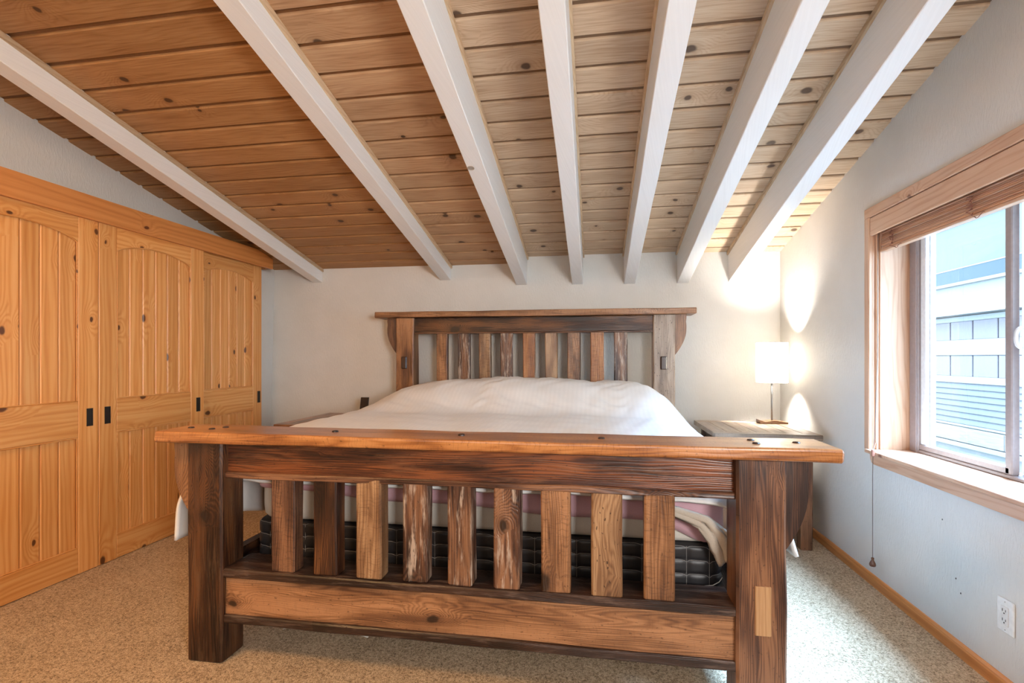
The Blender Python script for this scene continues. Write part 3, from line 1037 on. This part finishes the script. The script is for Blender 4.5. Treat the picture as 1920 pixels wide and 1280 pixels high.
# stitching on the footboard side
st = []
for i in range(0, 26):
    s0 = i * CW
    pl = []
    for j in range(9):
        z = Z0 + 0.004 + (Z1 - Z0 - 0.01) * j / 8
        k = int(np.searchsorted(cum, s0 % cum[-1]))
        k = min(k, len(ol) - 1)
        pl.append((ol[k][0] + nrm[k][0] * 0.001, ol[k][1] + nrm[k][1] * 0.001, z))
    # seam columns counted back from the end of the outline (front side runs left to right)
front = [(p, n_) for p, n_ in zip(ol, nrm) if p[1] < MY0 + 0.03]
front.sort(key=lambda q: q[0][0])
rows = [Z0 + CH * k for k in (1, 2, 3)]
geo = []
smap = {p: s for p, s in zip(ol, cum)}
for zr in rows:
    pl = []
    for p, n_ in front:
        s = smap[p]
        fx = abs(((s / CW) % 1.0) * 2 - 1)
        dip = 0.010 * fx ** 6
        pl.append((p[0] + n_[0] * 0.0015, p[1] + n_[1] * 0.0015, min(zr - dip, Z1 - 0.004)))
    geo.append(tube_geo(pl, 0.0009, 5))
for k0 in range(-4, 60):
    for p, n_ in front:
        s = smap[p]
        if abs((s / CW) - round(s / CW)) < 0.5 * 0.0102 / CW:
            geo.append(tube_geo([(p[0] + n_[0] * 0.0012, p[1] + n_[1] * 0.0012, Z0 + 0.006 + (Z1 - Z0 - 0.014) * j / 6) for j in range(7)], 0.0009, 5))
    break
tag(mesh_obj('stitching', *join_geo(*geo), plain('thread_grey', (0.30, 0.29, 0.28), 0.7), base), 'pale grey stitching')
# loose thread at the right corner
mesh_obj('thread', *tube_geo([(0.38, 1.948, 0.345), (0.40, 1.945, 0.358), (0.43, 1.945, 0.362), (0.455, 1.955, 0.372), (0.468, 1.965, 0.385)], 0.0016, 6), M_PLASTIC, base)

ol2 = outline(MX0 + 0.005, MX1 - 0.003, MY0 + 0.002, MY1, 0.07, 8, 0.05)
lv2 = []
for z, e in ((0.503, 0.03), (0.510, 0.012), (0.525, 0.003), (0.56, 0.0), (0.70, 0.0), (0.735, 0.01), (0.76, 0.04), (0.77, 0.10)):
    cx, cy = (MX0 + MX1) / 2, (MY0 + MY1) / 2
    sx = 1 - 2 * e / (MX1 - MX0)
    sy = 1 - 2 * e / (MY1 - MY0)
    lv2.append([(cx + (p[0] - cx) * sx, cy + (p[1] - cy) * sy, z) for p in ol2])
tag(mesh_obj('mattress', *loft(lv2), fabric('ticking', (0.66, 0.63, 0.57), (0.56, 0.53, 0.47)), smooth=True),
    'cream white mattress on the black quilted base, seen between the footboard slats', 'mattress')

# pink fitted sheet over the upper half of the mattress, hem uneven
ol3 = outline(MX0 - 0.012, MX1 + 0.010, MY0 - 0.014, MY1 + 0.012, 0.080, 8, 0.03)


def hem(x, y):
    if y < MY0 + 0.12:
        t = min(1.0, max(0.0, (x - MX0) / (MX1 - MX0)))
        h = 0.648 - 0.075 * t ** 0.8 + 0.006 * math.sin(9 * x)
        if x > 0.22:
            h -= 0.09 * ((x - 0.22) / 0.25) ** 1.2
        return max(h, 0.517)
    return 0.56 + 0.01 * math.sin(7 * y)


n3 = len(ol3)
lv3 = []
for q in range(9):
    L = []
    for p in ol3:
        z0h, z1h = hem(*p), 0.778
        t = q / 8
        z = z0h + (z1h - z0h) * t
        e = 0.0 if t < 0.75 else 0.03 * ((t - 0.75) / 0.25) ** 2
        if t == 0:
            e = 0.003
        wv = 0.002 * math.sin(p[0] * 40 + z * 30) * math.sin(p[1] * 23 + 2)
        cx, cy = (MX0 + MX1) / 2, (MY0 + MY1) / 2
        L.append((cx + (p[0] - cx) * (1 - e / 0.97 + wv * 0.5), cy + (p[1] - cy) * (1 - e / 0.97 + wv * 0.3), z))
    lv3.append(L)
v3, f3 = loft(lv3)
f3 = [q for q in f3 if len(q) == 4]
fsh = mesh_obj('fitted_sheet', v3, f3, fabric('pink_cotton', (0.60, 0.37, 0.42), (0.52, 0.31, 0.36)), smooth=True)
md = fsh.modifiers.new('thick', 'SOLIDIFY')
md.thickness = 0.002
md.offset = 1
tag(fsh, 'dusty pink fitted sheet stretched over the mattress behind the footboard', 'sheet')

# white cover: drapes over the sides and mounds over the pillows


def cover_profile(y):
    """cross-section left hem to right hem as (x, z) control points"""
    fl_ = 0.035 * math.sin(y * 9.0) + 0.02 * math.sin(y * 23.0)
    foot = max(0.0, 1 - (y - 1.93) / 0.35)
    xl = -1.735 - 0.3 * abs(fl_) - 0.06 * foot
    xr = 0.69 + 0.3 * abs(fl_)
    zl = 0.40 + 0.5 * fl_ + 0.02 * foot
    zr = 0.475 + 0.4 * fl_ + 0.03 * foot
    return [(xl, zl), (xl + 0.015, 0.56), (-1.715, 0.70), (-1.695, 0.785), (-1.640, 0.822), (-1.50, 0.828), (-1.2, 0.830), (-0.5, 0.832), (0.1, 0.830),
            (0.35, 0.826), (0.48, 0.805), (0.58, 0.765), (0.640, 0.715), (0.665, 0.63), (xr, zr)]


def mound(x, y):
    ys_ = min(1.0, max(0.0, (y - 3.12) / 0.50))
    sy = ys_ * ys_ * (3 - 2 * ys_)
    xs = np.array([-1.66, -1.55, -1.42, -1.28, -1.10, -0.85, -0.62, -0.35, -0.16, -0.02, 0.12, 0.25, 0.36, 0.45, 0.52, 0.60, 0.66])
    zs = np.array([0.000, 0.062, 0.134, 0.165, 0.185, 0.195, 0.208, 0.200, 0.192, 0.178, 0.183, 0.182, 0.164, 0.128, 0.085, 0.020, 0.0])
    return sy * float(np.interp(x, xs, zs))


def smoothpath(cp, n):
    cp = np.array(cp)
    seg = np.r_[0, np.cumsum(np.linalg.norm(np.diff(cp, axis=0), axis=1))]
    t = np.linspace(0, seg[-1], n)
    p = np.c_[np.interp(t, seg, cp[:, 0]), np.interp(t, seg, cp[:, 1])]
    for _ in range(3):
        q = p.copy()
        q[1:-1] = (p[:-2] + 2 * p[1:-1] + p[2:]) / 4
        p = q
    return p


NX, NY = 150, 110
V = []
ys_ = np.r_[np.linspace(1.918, 2.02, 8), np.linspace(2.04, 3.935, NY - 8)]
for j, y in enumerate(ys_):
    P = smoothpath(cover_profile(y), NX)
    fo = min(1.0, max(0.0, (2.03 - y) / 0.10))          # rolls down over the foot end
    for i, (x, z) in enumerate(P):
        m_ = mound(x, y)
        zz = z + m_
        flank = 1.0 if 0.74 < z else 0.35
        wr_ = 0.0030 * math.sin(13 * x + 5 * y + 2 * math.sin(3 * y)) + 0.0022 * math.sin(31 * y + 9 * x) + 0.0015 * math.sin(47 * x - 13 * y)
        if m_ > 0.03:
            wr_ += 0.0045 * math.sin(38 * x + 17 * math.sin(6 * y) + 20 * y) * math.sin(9 * x + 1.3)
            wr_ += 0.0035 * math.sin(70 * y + 12 * math.sin(11 * x)) * max(0, math.sin(7 * x + 0.5))
        if y < 2.03 and -1.52 < x < 0.55:
            zz -= 0.150 * fo ** 3
        xx = x
        if flank < 1:
            xx += (0.010 * math.sin(26 * y + 5 * z) + 0.005 * math.sin(61 * y)) * (0.8 - z) / 0.4
        yy = y
        if y < 2.03 and -1.52 < x < 0.55:
            yy = y - 0.02 * fo
        V.append((xx, yy, zz + wr_ * flank))
Fc = []
for j in range(NY - 1):
    for i in range(NX - 1):
        a = j * NX + i
        Fc.append((a, a + 1, a + NX + 1, a + NX))
cov = mesh_obj('bed_cover', V, Fc, fabric('white_satin', (0.80, 0.79, 0.77), (0.74, 0.73, 0.71), stripe=0.35, bump=0.1, rough=0.7), smooth=True)
md = cov.modifiers.new('thick', 'SOLIDIFY')
md.thickness = 0.012
md.offset = 1
tag(cov, 'white striped satin cover spread over the bed, mounded over pillows at the headboard', 'bedspread')

# taupe fleece hanging behind the right footboard post
V, Fc = [], []
NB_, NS_ = 16, 26
for i in range(NS_):
    t = i / (NS_ - 1)
    # centre line: over the corner from the left, then down
    cp = np.array([(0.20, 1.915, 0.650), (0.29, 1.912, 0.645), (0.385, 1.912, 0.615), (0.435, 1.92, 0.565), (0.462, 1.93, 0.52), (0.476, 1.935, 0.475)])
    s = np.linspace(0, 1, len(cp))
    c = np.array([np.interp(t, s, cp[:, k]) for k in range(3)])
    wd = np.interp(t, [0, 0.35, 0.7, 1], [0.010, 0.030, 0.052, 0.050])
    tang = np.array([1.0, 0, -0.25 - 1.6 * t])
    tang /= np.linalg.norm(tang)
    sd = np.array([tang[2], 0, -tang[0]]) * -1
    for k in range(NB_):
        q = k / (NB_ - 1) - 0.5
        fold = 0.009 * math.sin(q * 14 + t * 5) + 0.004 * math.sin(q * 31)
        V.append(c + sd * q * wd * 1.6 + np.array([0, -0.030 + 0.6 * fold, 0]))
for i in range(NS_ - 1):
    for k in range(NB_ - 1):
        a = i * NB_ + k
        Fc.append((a, a + 1, a + NB_ + 1, a + NB_))
fle = mesh_obj('fleece_blanket', V, Fc, fabric('taupe_fleece', (0.50, 0.44, 0.37), (0.40, 0.345, 0.285), bump=0.6), smooth=True)
md = fle.modifiers.new('thick', 'SOLIDIFY')
md.thickness = 0.012
tag(fle, 'beige fleece blanket corner bunched beside the pink sheet at the right footboard post', 'blanket')

# folded white cloth under the bed
V, Fc = [], []
for j in range(10):
    for i in range(24):
        x = -1.36 + 0.40 * i / 23
        y = 2.02 + 0.24 * j / 9
        ex = min(1, i / 4) * min(1, (23 - i) / 10) * min(1, j / 2 + 0.3) * min(1, (9 - j) / 2)
        V.append((x, y, 0.003 + 0.034 * ex ** 0.6 + 0.003 * math.sin(30 * x) * ex))
for j in range(9):
    for i in range(23):
        a = j * 24 + i
        Fc.append((a, a + 1, a + 25, a + 24))
clo = mesh_obj('folded_cloth', V, Fc, fabric('white_cloth', (0.72, 0.70, 0.66), (0.62, 0.60, 0.56)), smooth=True)
md = clo.modifiers.new('thick', 'SOLIDIFY')
md.thickness = 0.003
md.offset = -1
tag(clo, 'white cloth lying on the carpet in the shadow under the footboard', 'cloth')

# ------------------------------------------------------------------ nightstands


def nightstand(x0, x1, y0, y1, label, light):
    zt = 0.725
    r = thing('nightstand', ((x0 + x1) / 2, (y0 + y1) / 2, 0), label, 'nightstand', 'barnwood nightstands either side of the bed')
    bk = 'grey' if light else 'plank'
    br = 0.075
    for ya in (y0, y1 - br):
        timber('breadboard', (x0, ya, zt - 0.036), (x1, ya + br, zt), 'X', barn(bk, 'X', saw=0.25, bump=0.14, coat=0.35), r, 0.004, 0.001, 3)
    nb = 7
    wd = (x1 - x0) / nb
    for k in range(nb):
        timber('top_board', (x0 + wd * k + 0.0013, y0 + br + 0.0015, zt - 0.034), (x0 + wd * (k + 1) - 0.0013, y1 - br - 0.0015, zt - 0.0005 + rnd.uniform(-0.001, 0.0005)), 'Y',
               barn(bk, 'Y', saw=0.25, bump=0.14, coat=0.35), r, 0.0022)
    lx0, lx1, ly0, ly1 = x0 + 0.045, x1 - 0.045, y0 + 0.035, y1 - 0.035
    lg = 0.07
    for xa in (lx0, lx1 - lg):
        for ya in (ly0, ly1 - lg):
            timber('leg', (xa, ya, 0), (xa + lg, ya + lg, zt - 0.035), 'Z', barn('brown', 'Z'), r, 0.005, 0.002, int(xa * 100 + ya * 10))
    for xa in (lx0 + 0.015, lx1 - 0.040):
        mesh_obj('side_panel', *timber_geo((xa, ly0 + lg - 0.004, 0.16), (xa + 0.025, ly1 - lg + 0.004, zt - 0.036), 'Y', 0.003), barn('brown', 'Y'), r)
    mesh_obj('back_panel', *timber_geo((lx0 + lg - 0.004, ly1 - 0.04, 0.16), (lx1 - lg + 0.004, ly1 - 0.02, zt - 0.036), 'X', 0.003), barn('brown', 'X'), r)
    mesh_obj('apron', *timber_geo((lx0 + lg - 0.004, ly0 + 0.012, zt - 0.18), (lx1 - lg + 0.004, ly0 + 0.040, zt - 0.036), 'X', 0.003), barn('brown', 'X'), r)
    mesh_obj('shelf', *timber_geo((lx0 + 0.02, ly0 + 0.02, 0.16), (lx1 - 0.02, ly1 - 0.03, 0.185), 'X', 0.003), barn('brown', 'X'), r)
    return r


nightstand(0.752, 1.385, 3.345, 4.03, 'weathered grey-brown nightstand under the lamp in the right corner', True)
nightstand(-2.275, -1.795, 3.27, 4.05, 'dark wooden nightstand left of the bed, mostly hidden by the white cover', False)

# ------------------------------------------------------------------ lamp
LX, LY, LZ = 1.275, 3.915, 0.7255
lamp = thing('table_lamp', (LX, LY, LZ), 'lit table lamp with white paper drum shade on the right nightstand', 'lamp')
# curved wooden base: an arched slab, long side across
V, Fc = [], []
nn = 17
for y in (LY - 0.045, LY + 0.045):
    for k in range(nn):
        t = k / (nn - 1)
        x = LX - 0.095 + 0.19 * t
        zb = LZ + 0.003 * (math.sin(math.pi * t)) + (0.016 * max(0, 1 - t / 0.25) ** 1.5)
        if k in (0, 1, nn - 1):
            pass
        V.append((x, y, LZ if 0.06 < t else LZ + 0.004))
        V.append((x, y, LZ + 0.011 + 0.011 * math.exp(-((t - 0.55) / 0.28) ** 2) + 0.014 * max(0, 1 - t / 0.2)))
m = 2 * nn
for k in range(nn - 1):
    a = 2 * k
    Fc += [(a, a + 2, a + 3, a + 1), (m + a, m + a + 1, m + a + 3, m + a + 2), (a + 1, a + 3, m + a + 3, m + a + 1), (a, m + a, m + a + 2, a + 2)]
Fc += [(0, 1, m + 1, m), (m - 2, m + m - 2, m + m - 1, m - 1)]
mesh_obj('base', V, Fc, barn('tan', 'X', bump=0.1), lamp)
mesh_obj('stem', *lathe_geo([(0.0065, LZ + 0.015), (0.0065, LZ + 0.30)], LX, LY, 14), M_STEEL, lamp, smooth=True)
SR, SZ0, SZ1 = 0.104, 1.022, 1.312
sh = mesh_obj('shade', *lathe_geo([(SR, SZ0), (SR, SZ1)], LX, LY, 40, cap=False), M_SHADE, lamp, smooth=True)
tag(sh, 'white paper drum shade')
wire = plain('shade_wire', (0.25, 0.23, 0.20), 0.5)
for z in (SZ0, SZ1):
    ring = [(LX + (SR + 0.001) * math.cos(2 * math.pi * k / 32), LY + (SR + 0.001) * math.sin(2 * math.pi * k / 32), z) for k in range(33)]
    mesh_obj('rim_wire', *tube_geo(ring, 0.0018, 6), wire, sh)
sa_ = math.radians(-72)
mesh_obj('seam', *tube_geo([(LX + (SR + 0.0012) * math.cos(sa_), LY + (SR + 0.0012) * math.sin(sa_), SZ0 + 0.002 + (SZ1 - SZ0) * k / 6 * 0.99) for k in range(7)], 0.0014, 5), wire, sh)
spk = join_geo(*[tube_geo([(LX, LY, SZ0 + 0.01), (LX + SR * math.cos(a), LY + SR * math.sin(a), SZ0 + 0.002)], 0.0015, 5) for a in (0.4, 2.5, 4.6)])
mesh_obj('spider', *spk, wire, sh)
bulb_m = NB('bulb')
em = bulb_m.n('ShaderNodeEmission')
em.inputs[0].default_value = (1, 0.86, 0.68, 1)
em.inputs[1].default_value = 8
bulb_m.link(em.outputs[0], bulb_m.out.inputs[0])
zb = SZ0 + 0.03
mesh_obj('socket', *lathe_geo([(0.016, SZ0 - 0.005), (0.016, zb)], LX, LY, 14), M_STEEL, lamp)
mesh_obj('bulb', *lathe_geo([(0.011, zb + 0.001), (0.012, zb + 0.016), (0.021, zb + 0.036), (0.024, zb + 0.052), (0.020, zb + 0.068), (0.010, zb + 0.078), (0.002, zb + 0.080)], LX, LY, 16), bulb_m.m, lamp, smooth=True)
pd = bpy.data.lights.new('lamp_bulb_light', 'POINT')
pd.energy = 75
pd.color = (1.0, 0.95, 0.88)
pd.shadow_soft_size = 0.045
po = bpy.data.objects.new('lamp_bulb_light', pd)
po.location = (LX, LY, zb + 0.108)
C.objects.link(po)

# ------------------------------------------------------------------ phone on its stand
px, py, pz = -1.872, 3.86, 0.725
ph = thing('phone', (px, py, pz), 'black phone propped upright on a small charging stand, left of the headboard', 'phone')
tl = 0.22
R = Matrix.Translation((px, py, pz + 0.012)) @ Matrix.Rotation(-tl, 4, 'X') @ Matrix.Rotation(0.0, 4, 'Z')
v, f_ = timber_geo((-0.036, -0.004, 0.0), (0.036, 0.004, 0.142), 'Z', 0.003, nc=3)
v = [tuple(R @ Vector(q)) for q in v]
mesh_obj('body', v, f_, M_BLACK, ph)
v, f_ = box_geo((-0.033, -0.0046, 0.004), (0.033, -0.0038, 0.138))
v = [tuple(R @ Vector(q)) for q in v]
mesh_obj('screen', v, f_, plain('screen_glass', (0.008, 0.008, 0.010), 0.12), ph)
v, f_ = timber_geo((-0.028, 0.005, 0.0), (0.028, 0.011, 0.10), 'Z', 0.002)
v = [tuple(R @ Vector(q)) for q in v]
mesh_obj('stand_back', v, f_, M_BLACK, ph)
mesh_obj('stand_foot', *timber_geo((px - 0.035, py - 0.035, pz + 0.0005), (px + 0.035, py + 0.06, pz + 0.013), 'Y', 0.004), M_BLACK, ph)

# ------------------------------------------------------------------ outside: the neighbouring house
NXH = 6.0
nh = thing('neighbour_house', (NXH + 1.0, 9.3, -0.6), 'pale lilac sided house seen through the window', 'house')
lil = plain('lilac_panel', (0.13, 0.105, 0.118), 0.6)
whi = plain('white_trim_paint', (0.19, 0.185, 0.18), 0.5)
blu = plain('blue_grey_siding', (0.092, 0.092, 0.102), 0.6)
cre = plain('cream_roof', (0.20, 0.155, 0.11), 0.6)
Y0, Y1 = 4.0, 15.0
mesh_obj('wall', *box_geo((NXH + 0.02, Y0, -0.6), (NXH + 2.5, Y1, 2.24)), whi, nh)
mesh_obj('upper_wall', *box_geo((NXH + 0.02, Y0, 2.24), (NXH + 2.5, Y1, 4.6)), plain('blue_white', (0.14, 0.138, 0.13), 0.6), nh)
for z0, z1 in ((1.50, 1.80), (0.90, 1.24)):
    y = Y0
    k = 0
    while y < Y1:
        mesh_obj('panel', *timber_geo((NXH - 0.03, y + 0.012, z0), (NXH + 0.021, y + 0.50, z1), 'Z', 0.006), lil, nh)
        y += 0.512
        k += 1
for z0, z1, d in ((1.80, 1.885, 0.06), (1.245, 1.50, 0.05), (0.79, 0.90, 0.05), (2.41, 2.46, 0.05), (3.42, 3.50, 0.05)):
    mesh_obj('band', *timber_geo((NXH - d, Y0, z0), (NXH + 0.021, Y1, z1), 'Y', 0.006), whi, nh)
# lean-to roof strip
mesh_obj('roof_strip', *prism_geo([(1.885, NXH - 0.35), (1.90, NXH - 0.35), (2.24, NXH + 0.02), (2.22, NXH + 0.021)], 'Y', Y0, Y1), cre, nh)
for k in range(7):
    z = 0.115 + k * 0.096
    mesh_obj('clapboard', *prism_geo([(z, NXH - 0.035), (z + 0.008, NXH - 0.038), (z + 0.10, NXH - 0.008), (z + 0.10, NXH + 0.021), (z, NXH + 0.021)], 'Y', Y0, Y1), blu, nh)
mesh_obj('band', *timber_geo((NXH - 0.05, Y0, 0.075), (NXH + 0.021, Y1, 0.112), 'Y', 0.005), whi, nh)
for k, y in enumerate(np.arange(Y0, Y1, 2.2)):
    timber('deck_board', (NXH - 0.10, y, -0.17), (NXH - 0.05, y + 2.19, 0.07), 'Y', wood('grey_board', 'Y', (0.17, 0.145, 0.125), (0.14, 0.122, 0.11), (0.09, 0.082, 0.08), ring=12, warp=3.0,
                                                                                        knot=(1.2, 3.0, 0.5, 0.12), kcol=(0.2, 0.18, 0.2), bump=0.2), nh, 0.006)
mesh_obj('band', *timber_geo((NXH - 0.12, Y0, -0.25), (NXH + 0.021, Y1, -0.18), 'Y', 0.005), whi, nh)
# its upper window
nw = thing('window', (NXH, 9.0, 2.9))
nw.parent = nh
nw.location = Vector((NXH, 9.0, 2.9)) - nh.location
fr = join_geo(timber_geo((NXH - 0.06, 10.20, 2.42), (NXH + 0.02, 10.30, 3.5), 'Z', 0.006), timber_geo((NXH - 0.06, 7.55, 2.42), (NXH + 0.02, 7.63, 3.5), 'Z', 0.006))
mesh_obj('frame', *fr, whi, nw)
mesh_obj('pane', *box_geo((NXH - 0.01, 7.6, 2.46), (NXH + 0.015, 10.22, 3.42)), plain('sky_pane', (0.080, 0.088, 0.092), 0.3, spec=0.2), nw)
mesh_obj('lower_pane', *box_geo((NXH - 0.02, 7.6, 2.462), (NXH - 0.011, 10.22, 2.68)), plain('dark_pane', (0.028, 0.042, 0.055), 0.35, spec=0.2), nw)
mesh_obj('rail', *timber_geo((NXH - 0.03, 7.6, 2.68), (NXH - 0.009, 10.22, 2.70), 'Y', 0.003), plain('mullion', (0.2, 0.2, 0.21), 0.5), nw)
gr = mesh_obj('ground', *box_geo((XO + 0.01, -6, -0.9), (NXH + 14, 22, -0.6)), plain('ground_pale', (0.22, 0.22, 0.20), 0.9))
tag(gr, kind='structure')
